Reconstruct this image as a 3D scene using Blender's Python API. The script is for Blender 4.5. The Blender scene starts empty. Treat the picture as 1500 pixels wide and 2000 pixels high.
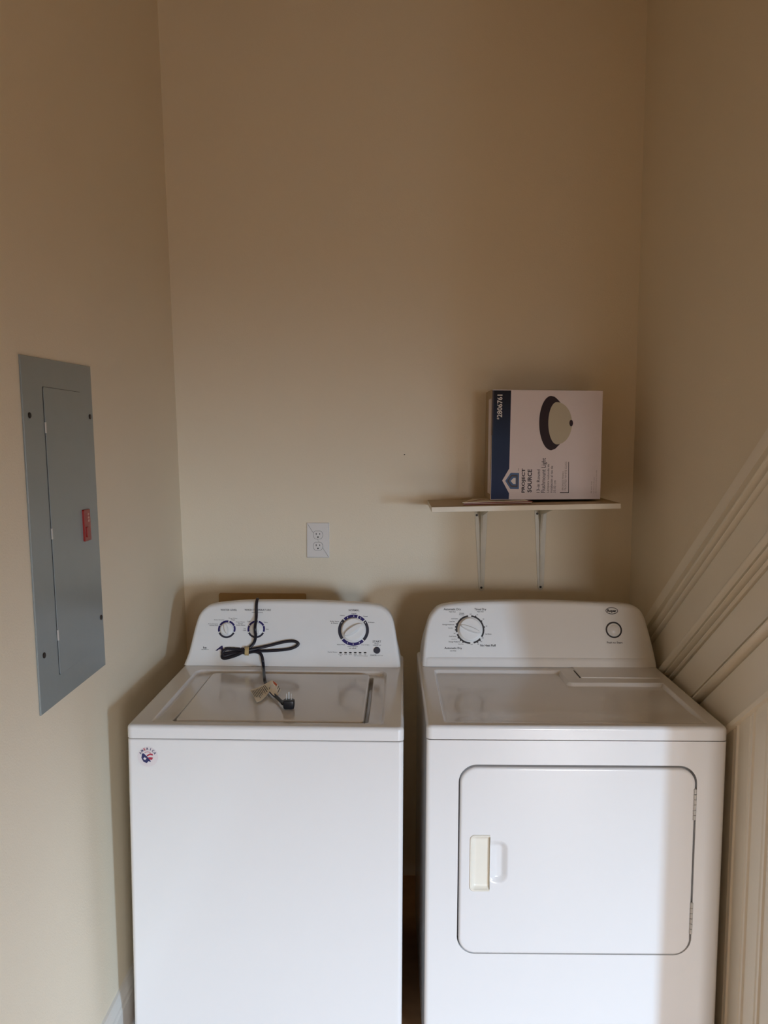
import bpy, bmesh, math, random
from mathutils import Vector, Matrix
random.seed(4)
S = bpy.context.scene
COL = S.collection

# ------------------------------------------------------------------ camera
F_PX, PITCH, YAW, ROLL, CAM_H = 1602.0, 0.0880, 0.0102, 0.0040, 1.6316
def cam_axes():
    cy, sy, cp, sp = math.cos(YAW), math.sin(YAW), math.cos(PITCH), math.sin(PITCH)
    fwd = Vector((-sy*cp, cy*cp, -sp)); right = Vector((cy, sy, 0)); up = right.cross(fwd)
    c, s = math.cos(ROLL), math.sin(ROLL)
    return c*right+s*up, -s*right+c*up, fwd
AR, AU, AF = cam_axes()
cd = bpy.data.cameras.new('camera'); cam = bpy.data.objects.new('camera', cd); COL.objects.link(cam)
cd.sensor_fit = 'VERTICAL'; cd.sensor_height = 32.0; cd.sensor_width = 24.0
cd.lens = F_PX/2000*32.0; cd.clip_start = .02
M = Matrix((( AR.x, AU.x, -AF.x, 0), (AR.y, AU.y, -AF.y, 0), (AR.z, AU.z, -AF.z, CAM_H), (0, 0, 0, 1)))
cam.matrix_world = M
S.camera = cam

# ------------------------------------------------------------------ light
w = bpy.data.worlds.new('world'); S.world = w; w.use_nodes = True
bg = w.node_tree.nodes['Background']; bg.inputs[0].default_value = (.62, .78, 1, 1); bg.inputs[1].default_value = 1.0
def area(name, loc, tilt, turn, sx, sy, power, color, spread):
    l = bpy.data.lights.new(name, 'AREA'); l.shape = 'RECTANGLE'; l.size = sx; l.size_y = sy; l.energy = power; l.color = color; l.spread = math.radians(spread)
    o = bpy.data.objects.new(name, l); COL.objects.link(o); o.location = loc
    o.rotation_euler = (math.radians(90-tilt), 0, math.radians(turn))
    return o
# daylight falling in through the two tall narrow windows behind the camera (sky light only travels downwards)
WY_WIN = -3.6
area('daylight_window', (3.55, WY_WIN+.03, .85), 30, 35, .38, 1.3, 131, (.555, .78, 1.04), 76)
area('daylight_window', (1.62, WY_WIN+.03, 1.25), 30, 12, .74, 1.1, 42, (.96, .95, .97), 72)
S.view_settings.view_transform = 'Standard'; S.view_settings.look = 'None'
S.view_settings.gamma = 1; S.view_settings.use_curve_mapping = False
S.view_settings.exposure = 0.0
S.cycles.max_bounces = 10; S.cycles.diffuse_bounces = 8; S.cycles.use_denoising = True

# ------------------------------------------------------------------ materials
def lin(c):
    return tuple(((x/255)/12.92 if x/255 <= .04045 else ((x/255+.055)/1.055)**2.4) for x in c)
def mat(name, rgb, rough=.5, metal=0, spec=.5, coat=0, noise=0, nscale=40, bump=0, bscale=200, srgb=True):
    m = bpy.data.materials.new(name); m.use_nodes = True; nt = m.node_tree
    b = nt.nodes['Principled BSDF']; c = lin(rgb) if srgb else rgb
    b.inputs['Base Color'].default_value = (*c, 1); b.inputs['Roughness'].default_value = rough
    b.inputs['Metallic'].default_value = metal; b.inputs['Specular IOR Level'].default_value = spec
    b.inputs['Coat Weight'].default_value = coat; b.inputs['Coat Roughness'].default_value = .08
    tc = nt.nodes.new('ShaderNodeTexCoord')
    if noise:
        n = nt.nodes.new('ShaderNodeTexNoise'); n.inputs['Scale'].default_value = nscale; n.inputs['Detail'].default_value = 4
        mx = nt.nodes.new('ShaderNodeMix'); mx.data_type = 'RGBA'
        mx.inputs[6].default_value = (*[x*(1-noise) for x in c], 1); mx.inputs[7].default_value = (*[min(1, x*(1+noise)) for x in c], 1)
        nt.links.new(tc.outputs['Object'], n.inputs['Vector']); nt.links.new(n.outputs['Fac'], mx.inputs[0]); nt.links.new(mx.outputs[2], b.inputs['Base Color'])
    if bump:
        n2 = nt.nodes.new('ShaderNodeTexNoise'); n2.inputs['Scale'].default_value = bscale; n2.inputs['Detail'].default_value = 3
        bp = nt.nodes.new('ShaderNodeBump'); bp.inputs['Strength'].default_value = bump; bp.inputs['Distance'].default_value = .002
        nt.links.new(tc.outputs['Object'], n2.inputs['Vector']); nt.links.new(n2.outputs['Fac'], bp.inputs['Height']); nt.links.new(bp.outputs['Normal'], b.inputs['Normal'])
    return m
WALL = mat('wall_paint', (.80, .715, .565), .55, spec=.35, noise=.02, nscale=3, bump=.25, bscale=260, srgb=False)
TRIM = mat('trim_paint', (.84, .78, .66), .34, spec=.5, noise=.02, nscale=5, bump=.1, bscale=120, srgb=False)
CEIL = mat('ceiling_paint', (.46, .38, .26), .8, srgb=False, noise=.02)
BASEM = mat('baseboard_paint', (.78, .75, .70), .35, srgb=False, noise=.02, bump=.1)
ENAMEL = mat('white_enamel', (.75, .75, .75), .16, spec=.5, coat=.2, noise=.01, nscale=8, srgb=False)
PLASTIC = mat('white_plastic', (.80, .80, .79), .30, spec=.5, noise=.01, srgb=False)
CREAM = mat('cream_plastic', (.78, .75, .66), .35, srgb=False, noise=.01)
DARK = mat('dark_part_gap_shade', (24, 22, 22), .7, noise=.05)  # dark feet and indicator parts; also shade painted into gaps and slots
NAVY = mat('navy_print', (34, 26, 96), .4, noise=.02)
SLATE = mat('slate_print', (44, 46, 60), .4, noise=.02)
INK = mat('grey_ink', (70, 68, 72), .5, noise=.02)
INKD = mat('dark_ink', (38, 34, 36), .5, noise=.02)
LOGO = mat('logo_ink', (40, 30, 84), .4, noise=.02)
CORD = mat('black_cord', (22, 20, 32), .45, noise=.1)
PLUG = mat('black_rubber', (20, 22, 28), .35, noise=.1)
STEEL = mat('steel', (190, 188, 184), .35, metal=.35, noise=.05)
PAPER = mat('tag_paper', (238, 230, 212), .7, noise=.03)
ORANGE = mat('orange_print', (196, 84, 40), .6, noise=.03)
TIE = mat('rubber_band', (190, 165, 115), .6, noise=.06)
GREY = mat('grey_enamel', (138, 147, 148), .26, spec=.6, noise=.03, nscale=20, bump=.05, bscale=400)
SCREW = mat('dark_screw', (40, 32, 28), .4, metal=.5, noise=.1)
RED = mat('red_latch', (150, 26, 18), .25, noise=.05)
REDD = mat('red_label', (200, 150, 140), .5, noise=.05)
TAN = mat('tan_board', (176, 142, 92), .6, noise=.08, nscale=12)
OUTLET = mat('outlet_plastic', (.74, .72, .70), .3, srgb=False, noise=.01)
SHELFM = mat('shelf_paint', (.76, .70, .58), .45, srgb=False, noise=.05, nscale=14, bump=.1)
SHELFT = mat('shelf_tan_top', (.50, .40, .25), .55, srgb=False, noise=.12, nscale=10, bump=.1)  # darker tan for the board's top face
BRK = mat('bracket_paint', (.60, .57, .48), .35, srgb=False, noise=.05)
BOXW = mat('box_white', (224, 214, 218), .45, noise=.02, nscale=30)
KRAFT = mat('box_kraft', (168, 148, 118), .7, noise=.08, nscale=40)
BOXD = mat('box_navy_edge', (24, 24, 44), .5, noise=.05)
BLUE = mat('box_blue', (40, 84, 140), .45, noise=.03)
BRONZE = mat('box_bronze', (46, 28, 36), .5, spec=.25, noise=.05)
DOME = mat('box_dome', (190, 182, 160), .5, noise=.03)
BOXINK = mat('box_ink', (52, 40, 52), .5, noise=.03)
BOXGREY = mat('box_grey_ink', (140, 130, 132), .5, noise=.03)
WHITEINK = mat('white_ink', (225, 222, 224), .5, noise=.01)
LEAFRED = mat('red_print_paper', (150, 78, 62), .6, noise=.15, nscale=60)
FLAGRED = mat('flag_red', (170, 40, 66), .5, noise=.03)
FLAGBLUE = mat('flag_blue', (34, 38, 92), .5, noise=.03)
STICK = mat('sticker_film', (218, 212, 214), .3, noise=.02)
# brown plank floor
FLOORM = mat('wood_floor', (178, 138, 98), .45, noise=.25, nscale=18, bump=.15, bscale=60)
# printed blue gradient of the box band (a gradient of ink, darker at the top)
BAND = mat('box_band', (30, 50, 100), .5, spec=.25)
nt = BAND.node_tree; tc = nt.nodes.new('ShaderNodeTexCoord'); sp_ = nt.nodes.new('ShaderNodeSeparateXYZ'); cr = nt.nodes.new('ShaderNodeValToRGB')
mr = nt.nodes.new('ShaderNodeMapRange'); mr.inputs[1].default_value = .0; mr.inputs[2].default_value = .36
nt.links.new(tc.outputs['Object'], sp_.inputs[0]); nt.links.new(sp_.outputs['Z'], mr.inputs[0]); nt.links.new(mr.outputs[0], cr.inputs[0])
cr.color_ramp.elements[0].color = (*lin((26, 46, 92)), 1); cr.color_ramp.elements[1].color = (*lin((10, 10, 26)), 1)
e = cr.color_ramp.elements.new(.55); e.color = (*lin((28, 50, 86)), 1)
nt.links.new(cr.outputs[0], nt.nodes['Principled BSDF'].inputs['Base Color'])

# ------------------------------------------------------------------ helpers
def link(name, bm, mats, parent=None, smooth=True, angle=35):
    if smooth:
        for f in bm.faces: f.smooth = True
    me = bpy.data.meshes.new(name); bm.to_mesh(me); bm.free()
    for m in (mats if isinstance(mats, (list, tuple)) else [mats]): me.materials.append(m)
    if smooth: me.set_sharp_from_angle(angle=math.radians(angle))
    o = bpy.data.objects.new(name, me); COL.objects.link(o)
    if smooth:
        wn = o.modifiers.new('normals', 'WEIGHTED_NORMAL'); wn.keep_sharp = True; wn.weight = 80
    if parent is not None: o.parent = parent
    return o
def thing(name, label, cat, loc=(0, 0, 0), rz=0, group=None, ry=0):
    o = bpy.data.objects.new(name, None); COL.objects.link(o); o.empty_display_size = .1
    o.location = loc; o.rotation_euler = (0, ry, rz); o['label'] = label; o['category'] = cat
    if group: o['group'] = group
    return o
def struct(o): o['kind'] = 'structure'; return o
def box(bm, x0, x1, y0, y1, z0, z1, bev=0, mi=0, segs=2):
    r = bmesh.ops.create_cube(bm, size=1)
    for v in r['verts']: v.co = Vector(((x0+x1)/2+v.co.x*(x1-x0), (y0+y1)/2+v.co.y*(y1-y0), (z0+z1)/2+v.co.z*(z1-z0)))
    fs = set(f for v in r['verts'] for f in v.link_faces)
    for f in fs: f.material_index = mi
    if bev:
        es = list(set(e for v in r['verts'] for e in v.link_edges))
        bmesh.ops.bevel(bm, geom=es, offset=bev, segments=segs, profile=.5, affect='EDGES', material=-1)
def frame_mat(o, x, y, z):
    return Matrix(((x[0], y[0], z[0], o[0]), (x[1], y[1], z[1], o[1]), (x[2], y[2], z[2], o[2]), (0, 0, 0, 1)))
def rrect(x0, x1, y0, y1, r, n=8):
    pts = []
    for cx, cy, a0 in ((x1-r, y1-r, 0), (x0+r, y1-r, 90), (x0+r, y0+r, 180), (x1-r, y0+r, 270)):
        for i in range(n+1):
            a = math.radians(a0+90*i/n); pts.append((cx+r*math.cos(a), cy+r*math.sin(a)))
    return pts
def ring_solid(bm, rings, mi=0, cap0=True, cap1=True):
    R = [[bm.verts.new(p) for p in r] for r in rings]; n = len(R[0])
    for a, b in zip(R, R[1:]):
        for i in range(n):
            j = (i+1) % n
            try: f = bm.faces.new((a[i], a[j], b[j], b[i])); f.material_index = mi
            except ValueError: pass
    if cap0: f = bm.faces.new(list(reversed(R[0]))); f.material_index = mi
    if cap1: f = bm.faces.new(R[-1]); f.material_index = mi
    return R
def inset(pts, d):
    n = len(pts); out = []
    for i in range(n):
        p0, p1, p2 = Vector(pts[i-1]), Vector(pts[i]), Vector(pts[(i+1) % n])
        e1 = (p1-p0); e2 = (p2-p1)
        if e1.length < 1e-9: e1 = e2
        if e2.length < 1e-9: e2 = e1
        n1 = Vector((-e1.y, e1.x)).normalized(); n2 = Vector((-e2.y, e2.x)).normalized()
        m = (n1+n2); m = m.normalized() if m.length > 1e-6 else n1
        k = d/max(.5, m.dot(n1)); out.append((p1.x+m.x*k, p1.y+m.y*k))
    return out
def slab(bm, pts, mapf, h0, h1, bev=0, n=4, mi=0, bot=0):
    """closed outline pts (counter-clockwise) raised from h0 to h1 with a rounded upper (and optional lower) rim"""
    rings = []
    if bot:
        for i in range(n+1):
            a = math.pi/2*i/n; rings.append([mapf(x, y, h0+bot*(1-math.sin(a))) for x, y in inset(pts, bot*(1-math.cos(a)))])
        rings.reverse(); rings.sort(key=lambda r: 0)
        rings = []
        for i in range(n+1):
            a = math.pi/2*i/n; rings.append([mapf(x, y, h0+bot*(1-math.cos(a))) for x, y in inset(pts, bot*(1-math.sin(a)))])
    else: rings.append([mapf(x, y, h0) for x, y in pts])
    if bev:
        for i in range(n+1):
            a = math.pi/2*i/n; rings.append([mapf(x, y, h1-bev+bev*math.sin(a)) for x, y in inset(pts, bev*(1-math.cos(a)))])
    else: rings.append([mapf(x, y, h1) for x, y in pts])
    ring_solid(bm, rings, mi)
def disc(cx, cy, r, n=40, ry=None): return [(cx+r*math.cos(2*math.pi*i/n), cy+(ry or r)*math.sin(2*math.pi*i/n)) for i in range(n)]
def poly(bm, pts, mapf, h, mi=0):
    vs = [bm.verts.new(mapf(x, y, h)) for x, y in pts]
    f = bm.faces.new(vs); f.material_index = mi; return f
def arc(bm, cx, cy, r0, r1, a0, a1, mapf, h, mi=0, n=None):
    n = n or max(2, int(abs(a1-a0)/6))
    vs = []
    for i in range(n+1):
        a = math.radians(a0+(a1-a0)*i/n)
        vs.append((bm.verts.new(mapf(cx+r0*math.cos(a), cy+r0*math.sin(a), h)), bm.verts.new(mapf(cx+r1*math.cos(a), cy+r1*math.sin(a), h))))
    for p, q in zip(vs, vs[1:]):
        f = bm.faces.new((p[0], p[1], q[1], q[0])); f.material_index = mi
def text(bm, s, cx, cy, wd, ht, mapf, h, mi=0, bold=0, shear=0, rot=0, italic=None):
    cu = bpy.data.curves.new('t', 'FONT'); cu.body = s; cu.size = 1; cu.offset = bold; cu.shear = shear; cu.resolution_u = 2
    o = bpy.data.objects.new('t', cu); COL.objects.link(o)
    dg = bpy.context.evaluated_depsgraph_get(); me = bpy.data.meshes.new_from_object(o.evaluated_get(dg))
    vs = [v.co.copy() for v in me.vertices]
    if vs:
        x0, x1 = min(v.x for v in vs), max(v.x for v in vs); y0, y1 = min(v.y for v in vs), max(v.y for v in vs)
        ca, sa = math.cos(math.radians(rot)), math.sin(math.radians(rot)); nv = []
        for v in vs:
            a = ((v.x-x0)/(x1-x0)-.5)*wd; b = ((v.y-y0)/(y1-y0)-.5)*ht
            nv.append(bm.verts.new(mapf(cx+a*ca-b*sa, cy+a*sa+b*ca, h)))
        for p in me.polygons:
            try: f = bm.faces.new([nv[i] for i in p.vertices]); f.material_index = mi
            except ValueError: pass
    bpy.data.objects.remove(o); bpy.data.curves.remove(cu); bpy.data.meshes.remove(me)
def spline(pts, n=6, closed=False):
    P = [Vector(p) for p in pts]; out = []; m = len(P)
    rng = range(m if closed else m-1)
    for i in rng:
        p0 = P[i-1] if (closed or i > 0) else P[0]; p1 = P[i]; p2 = P[(i+1) % m]; p3 = P[(i+2) % m] if (closed or i+2 < m) else P[-1]
        for k in range(n):
            t = k/n; out.append(.5*((2*p1)+(p2-p0)*t+(2*p0-5*p1+4*p2-p3)*t*t+(3*p1-p0-3*p2+p3)*t**3))
    if not closed: out.append(P[-1])
    return out
def tube(bm, pts, rx, ry=None, n=10, up=Vector((0, 0, 1)), mi=0, closed=False):
    ry = ry or rx; rings = []
    P = [Vector(p) for p in pts]; N = len(P)
    for i, p in enumerate(P):
        if closed: t = P[(i+1) % N]-P[i-1]
        else: t = P[min(i+1, N-1)]-P[max(i-1, 0)]
        t.normalize(); s = t.cross(up)
        s = s.normalized() if s.length > 1e-4 else Vector((1, 0, 0)); u = s.cross(t).normalized()
        rings.append([p+s*rx*math.cos(2*math.pi*k/n)+u*ry*math.sin(2*math.pi*k/n) for k in range(n)])
    if closed: rings.append(rings[0])
    ring_solid(bm, rings, mi, not closed, not closed)
def hfield(bm, us, vs, fn, mapf, mi=0, skirt=None):
    G = [[bm.verts.new(mapf(u, v, fn(u, v))) for u in us] for v in vs]
    for j in range(len(vs)-1):
        for i in range(len(us)-1):
            f = bm.faces.new((G[j][i], G[j][i+1], G[j+1][i+1], G[j+1][i])); f.material_index = mi
def lines(a, b, dense, step=.03, fine=.0012, w=.012):
    s = {round(a, 5), round(b, 5)}; x = a
    while x < b: s.add(round(x, 5)); x += step
    for c, ww in [(d if isinstance(d, tuple) else (d, w)) for d in dense]:
        k = -ww
        while k <= ww:
            if a < c+k < b: s.add(round(c+k, 5))
            k += fine
    out = sorted(s); r = [out[0]]
    for v in out[1:]:
        if v-r[-1] > fine*.45: r.append(v)
    r[-1] = b
    return r
def sdr(x, y, x0, x1, y0, y1, r):
    qx = abs(x-(x0+x1)/2)-(x1-x0)/2+r; qy = abs(y-(y0+y1)/2)-(y1-y0)/2+r
    return math.hypot(max(qx, 0), max(qy, 0))+min(max(qx, qy), 0)-r
def sm(a, b, x):
    t = max(0, min(1, (x-a)/(b-a))); return t*t*(3-2*t)
CAMP = Vector((0, 0, CAM_H))
def ray(x, y): return AF+AR*((x-750)/F_PX)-AU*((y-1000)/F_PX)
def hit(x, y, pt, nrm):
    """real point on a real plane (point, normal) that a sight line through photo position x, y reaches: used to measure sizes"""
    d = ray(x, y); pt = Vector(pt); nrm = Vector(nrm); return CAMP+d*((pt-CAMP).dot(nrm)/d.dot(nrm))
class Local:
    def __init__(s, loc, rz): s.m = Matrix.Translation(loc) @ Matrix.Rotation(rz, 4, 'Z'); s.i = s.m.inverted()
    def hit(s, x, y, pt, nrm):
        return s.i @ hit(x, y, s.m @ Vector(pt), s.m.to_3x3() @ Vector(nrm))

# ------------------------------------------------------------------ the room
YB = 2.9517; XR = 0.8636; CEZ = 3.35; YEND = 1.66; XROOM = 4.4; YDOOR = -3.6
def XLw(y, z): return -0.7563-0.0031*(YB-y)-0.028*(z-1)
def quadbox(name, a, b, c, d, off, m):
    """wall panel: four corners plus a thickness vector"""
    bm = bmesh.new(); off = Vector(off)
    lo = [bm.verts.new(Vector(p)) for p in (a, b, c, d)]; hi = [bm.verts.new(Vector(p)+off) for p in (a, b, c, d)]
    bm.faces.new(lo); bm.faces.new(list(reversed(hi)))
    for i in range(4): bm.faces.new((lo[i], hi[i], hi[(i+1) % 4], lo[(i+1) % 4]))
    bmesh.ops.recalc_face_normals(bm, faces=bm.faces)
    return struct(link(name, bm, m, smooth=False))
quadbox('floor', (-1.0, YDOOR-3.5, 0), (XROOM+1.5, YDOOR-3.5, 0), (XROOM+1.5, YB+.1, 0), (-1.0, YB+.1, 0), (0, 0, -.1), FLOORM)
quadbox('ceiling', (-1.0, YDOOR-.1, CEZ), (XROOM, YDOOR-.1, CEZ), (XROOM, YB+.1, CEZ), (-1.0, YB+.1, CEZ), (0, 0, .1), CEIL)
quadbox('wall_back', (XLw(YB, 0), YB, 0), (XLw(YB, CEZ), YB, CEZ), (XR, YB, CEZ), (XR, YB, 0), (0, .1, 0), WALL)
quadbox('wall_left', (XLw(YDOOR, 0), YDOOR, 0), (XLw(YDOOR, CEZ), YDOOR, CEZ), (XLw(YB, CEZ), YB, CEZ), (XLw(YB, 0), YB, 0), (-.1, 0, 0), WALL)
quadbox('wall_right', (XR, YEND, 0), (XR, YEND, CEZ), (XR, YB+.1, CEZ), (XR, YB+.1, 0), (.12, 0, 0), WALL)
quadbox('wall_return', (XR+.12, YEND, 0), (XR+.12, YEND, CEZ), (XROOM, YEND, CEZ), (XROOM, YEND, 0), (0, .12, 0), WALL)
quadbox('wall_far_right', (XROOM, YDOOR, 0), (XROOM, YDOOR, CEZ), (XROOM, YEND, CEZ), (XROOM, YEND, 0), (.1, 0, 0), WALL)
# wall with the two narrow windows the daylight comes through (behind the camera)
WINS = ((1.25, 1.99), (3.36, 3.74)); WZ0, WZ1 = .15, 1.84
bm = bmesh.new(); xx = XLw(YDOOR, 2)-.05
for a_, b_ in WINS:
    box(bm, xx, a_, YDOOR-.1, YDOOR, 0, CEZ); box(bm, a_, b_, YDOOR-.1, YDOOR, 0, WZ0); box(bm, a_, b_, YDOOR-.1, YDOOR, WZ1, CEZ); xx = b_
box(bm, xx, XROOM, YDOOR-.1, YDOOR, 0, CEZ)
struct(link('wall_front', bm, WALL, smooth=False))
for i_, (a_, b_) in enumerate(WINS):
    bm = bmesh.new()
    for x0, x1, z0, z1 in ((a_-.06, a_, WZ0-.06, WZ1+.06), (b_, b_+.06, WZ0-.06, WZ1+.06), (a_, b_, WZ1, WZ1+.06), (a_, b_, WZ0-.06, WZ0)): box(bm, x0, x1, YDOOR-.10, YDOOR+.015, z0, z1, .004)
    struct(link('window_%d' % (i_+1), bm, TRIM))

# left baseboard with a moulded top
def baseboard(name, xf, y0, y1, h, sgn, m):
    bm = bmesh.new(); prof = [(0, 0), (.016, 0), (.016, h*.68), (.013, h*.72), (.013, h*.80), (.008, h*.90), (.006, h*.98), (0, h)]
    rings = []
    for y in (y0, y1): rings.append([(xf(y, z)+sgn*t, y, z) for t, z in prof])
    ring_solid(bm, rings); bmesh.ops.recalc_face_normals(bm, faces=bm.faces); return struct(link(name, bm, m, smooth=False))
baseboard('baseboard_left', XLw, YDOOR, YB, .145, 1, BASEM)

# right wall: sloping stair mouldings and vertical panelling below them
SLOPE = .735; Y0S, Y1S = YEND+.005, 2.725
def zline(d, y): return 1.632-d-SLOPE*(y-1.9)
def sloped(name, prof, y0=Y0S, y1=Y1S):
    """profile of (distance below the top edge, protrusion from the wall), swept along the stair slope"""
    bm = bmesh.new(); rings = []
    for y in (y0, y1): rings.append([(XR-t, y, zline(d, y)) for d, t in prof])
    ring_solid(bm, rings); bmesh.ops.recalc_face_normals(bm, faces=bm.faces)
    return struct(link(name, bm, TRIM, smooth=True, angle=25))
def bump(d0, d1, t0, t1, n=6): return [(d0+(d1-d0)*i/n, t0+(t1-t0)*math.sin(math.pi*i/n)) for i in range(n+1)]
sloped('trim_1', [(-.002, -.01), (-.002, .018), (.002, .023)]+[(.044, .023), (.046, .010), (.050, .007), (.064, .007), (.068, .016)]+bump(.070, .086, .016, .027)+[(.087, .006), (.094, .006)]+bump(.095, .110, .012, .021)+[(.112, .002), (.116, .002), (.116, -.01)])
sloped('trim_2', [(.116, -.01), (.116, .010), (.235, .010), (.236, .0005), (.250, .0005), (.250, -.01)])
sloped('trim_3', [(.242, -.01), (.242, .022)]+bump(.245, .276, .022, .030, 8)+[(.277, .010), (.283, .010)]+bump(.284, .297, .016, .026)+[(.298, .005), (.304, .005)]+bump(.305, .318, .013, .019)+[(.319, .001), (.326, .001), (.328, -.01)])
sloped('trim_4', [(.325, -.01), (.325, .010), (.436, .010), (.437, .0005), (.452, .0005), (.452, -.01)])
sloped('trim_5', [(.442, -.01), (.442, .014), (.445, .020), (.449, .020), (.450, .004), (.456, .004)]+bump(.457, .480, .018, .030, 8)+[(.481, .001), (.487, .001), (.488, .010), (.618, .010), (.626, .020), (.638, .018), (.640, .002), (.642, -.01)])
bm = bmesh.new()
ys = []; y = Y0S
grooves = [1.655, 1.735, 1.815, 1.8995, 1.987, 2.075, 2.16, 2.245, 2.33, 2.415, 2.5, 2.585]
tprof = [(Y0S, .006)]
for g in grooves: tprof += [(g-.020, .006), (g-.016, .0035), (g-.006, .0035), (g-.003, .008), (g+.003, .008), (g+.006, .0035), (g+.016, .0035), (g+.020, .006)]
tprof.append((2.7, .006))
top = [bm.verts.new((XR-t, y, zline(.635, y))) for y, t in tprof]; bot_ = [bm.verts.new((XR-t, y, 0)) for y, t in tprof]
topb = [bm.verts.new((XR+.01, y, zline(.635, y))) for y, t in tprof]; botb = [bm.verts.new((XR+.01, y, 0)) for y, t in tprof]
for i in range(len(tprof)-1):
    bm.faces.new((top[i], top[i+1], bot_[i+1], bot_[i])); bm.faces.new((topb[i+1], topb[i], botb[i], botb[i+1])); bm.faces.new((top[i], topb[i], topb[i+1], top[i+1])); bm.faces.new((bot_[i], bot_[i+1], botb[i+1], botb[i]))
bm.faces.new((top[0], bot_[0], botb[0], topb[0])); bm.faces.new((top[-1], topb[-1], botb[-1], bot_[-1]))
bmesh.ops.recalc_face_normals(bm, faces=bm.faces)
struct(link('trim_6', bm, TRIM, smooth=False))
baseboard('baseboard_right', lambda y, z: XR, Y0S, 2.7, .10, -1, TRIM)

# ------------------------------------------------------------------ shared appliance builders
TH = math.radians(20)
FU, FV, FN = Vector((1, 0, 0)), Vector((0, math.sin(TH), math.cos(TH))), Vector((0, -math.cos(TH), math.sin(TH)))
class Console:
    def __init__(s, L, yc, z0):
        s.L, s.o = L, Vector((0, yc, z0))
    def ab(s, x, y):
        p = s.L.hit(x, y, s.o, FN)-s.o; return p.dot(FU), p.dot(FV)
    def map(s, a, b, h): return s.o+FU*a+FV*b+FN*h
    def T(s, bm, st, x0, x1, yc, hp, mi=0, **k):
        k['bold'] = max(.014, k.get('bold', 0))
        a0, b0 = s.ab(x0, yc); a1, b1 = s.ab(x1, yc); c = s.ab((x0+x1)/2, yc); _, bt = s.ab((x0+x1)/2, yc-hp/2); _, bb = s.ab((x0+x1)/2, yc+hp/2)
        text(bm, st, c[0], c[1], a1-a0, bt-bb, s.map, .0004, mi, **k)
def console_body(name, root, C, outline, depth_back, crease=0):
    pts = [C.ab(x, y) for x, y in outline]
    pts = [(pts[0][0], .0)]+pts[1:-1]+[(pts[-1][0], .0)]
    sp = [tuple(v)[:2] for v in spline([(a, b, 0) for a, b in pts], 4)]
    # order counter-clockwise: bottom-left to bottom-right along the base, then over the top
    ccw = list(reversed(sp))          # from bottom right over the top to bottom left
    nb = 24; a0, a1 = sp[0][0], sp[-1][0]
    ccw += [(a0+(a1-a0)*i/nb, 0) for i in range(1, nb)]
    r = .011; n = 5; rings = []
    back = C.o.y+depth_back
    def P(a, b, push):
        p = C.o+FU*a+FV*b; return Vector((p.x, p.y+push, p.z))
    def bulge(b): return -crease*(1-sm(.010, .020, b)) if crease else 0
    def low(p, k): return C.o.z+(p.z-C.o.z)*k
    def ins_(d): return [(x, max(y, 0) if ccw[i][1] > 1e-6 else 0) for i, (x, y) in enumerate(inset(ccw, d))]
    rings.append([Vector((p.x, back, low(p, .62))) for p in (P(a, b, 0) for a, b in ins_(.008))])
    rings.append([Vector((p.x, back-.006, low(p, .68))) for p in (P(a, b, 0) for a, b in ccw)])
    rings.append([(lambda p: Vector((p.x, min(p.y, back-.03), low(p, .985))))(P(a, b, .045)) for a, b in ccw])
    rings.append([(lambda p: Vector((p.x, min(p.y, back-.045), p.z)))(P(a, b, .022)) for a, b in ccw])
    for i in range(n+1):
        t = math.pi/2*i/n; rings.append([P(a, b, r*(1-math.sin(t))+bulge(b)) for a, b in ins_(r*(1-math.cos(t)))])
    bm = bmesh.new(); ring_solid(bm, rings, cap1=not crease)
    if crease:   # face as horizontal strips so the lower lip can step forward
        ins = inset(ccw, r); bm.verts.ensure_lookup_table(); last = bm.verts[-len(ccw):]
        f = bm.faces.new(last)
    bmesh.ops.recalc_face_normals(bm, faces=bm.faces)
    for v in bm.verts:
        if v.co.z < C.o.z: v.co.z = C.o.z
    return link(name, bm, PLASTIC, root, angle=30)
def knob(name, parent, C, cx, cy, r, h, ang, label=None, style=0):
    """round dial with a raised grip bar across it, standing out of the console face"""
    bm = bmesh.new(); mp = C.map
    slab(bm, disc(cx, cy, r, 48), mp, 0, .006, .002, 3)
    slab(bm, disc(cx, cy, r*.93, 48), mp, .004, h*.55, .004, 4)
    ca, sa = math.cos(math.radians(ang)), math.sin(math.radians(ang)); L = r*.90
    wv = r*(.34 if style == 0 else .22); g = []
    for i in range(32):                     # lens-shaped grip
        t = 2*math.pi*i/32; x = L*math.cos(t); y = wv*math.sin(t)*(1-.35*math.cos(t)*0)*abs(math.sin(t))**.15
        g.append((cx+x*ca-y*sa, cy+x*sa+y*ca))
    rings = []
    for k in range(5):
        u = k/4; sc = 1-.45*u*u
        rr = []
        for (x, y) in g:
            dx, dy = x-cx, y-cy; al = dx*ca+dy*sa; pe = -dx*sa+dy*ca
            al *= 1-.10*u; pe *= sc
            rr.append(mp(cx+al*ca-pe*sa, cy+al*sa+pe*ca, h*.45+h*.62*u*(1-.22*(al/L)**2)))
        rings.append(rr)
    ring_solid(bm, rings)
    bmesh.ops.recalc_face_normals(bm, faces=bm.faces)
    o = link(name, bm, PLASTIC, parent, angle=40)
    if label: o['label'] = label
    return o
def leveling_feet(root, W, D):
    for x, y in ((.06, .06), (W-.06, .06), (.06, D-.06), (W-.06, D-.06)):
        bm = bmesh.new(); slab(bm, disc(x, y, .022, 20), lambda a, b, h: Vector((a, b, h)), 0, .012, .003, 2); slab(bm, disc(x, y, .007, 12), lambda a, b, h: Vector((a, b, h)), .01, .03)
        link('leveling_foot', bm, DARK, root)
IDM = lambda a, b, h: Vector((a, b, h))
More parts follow.
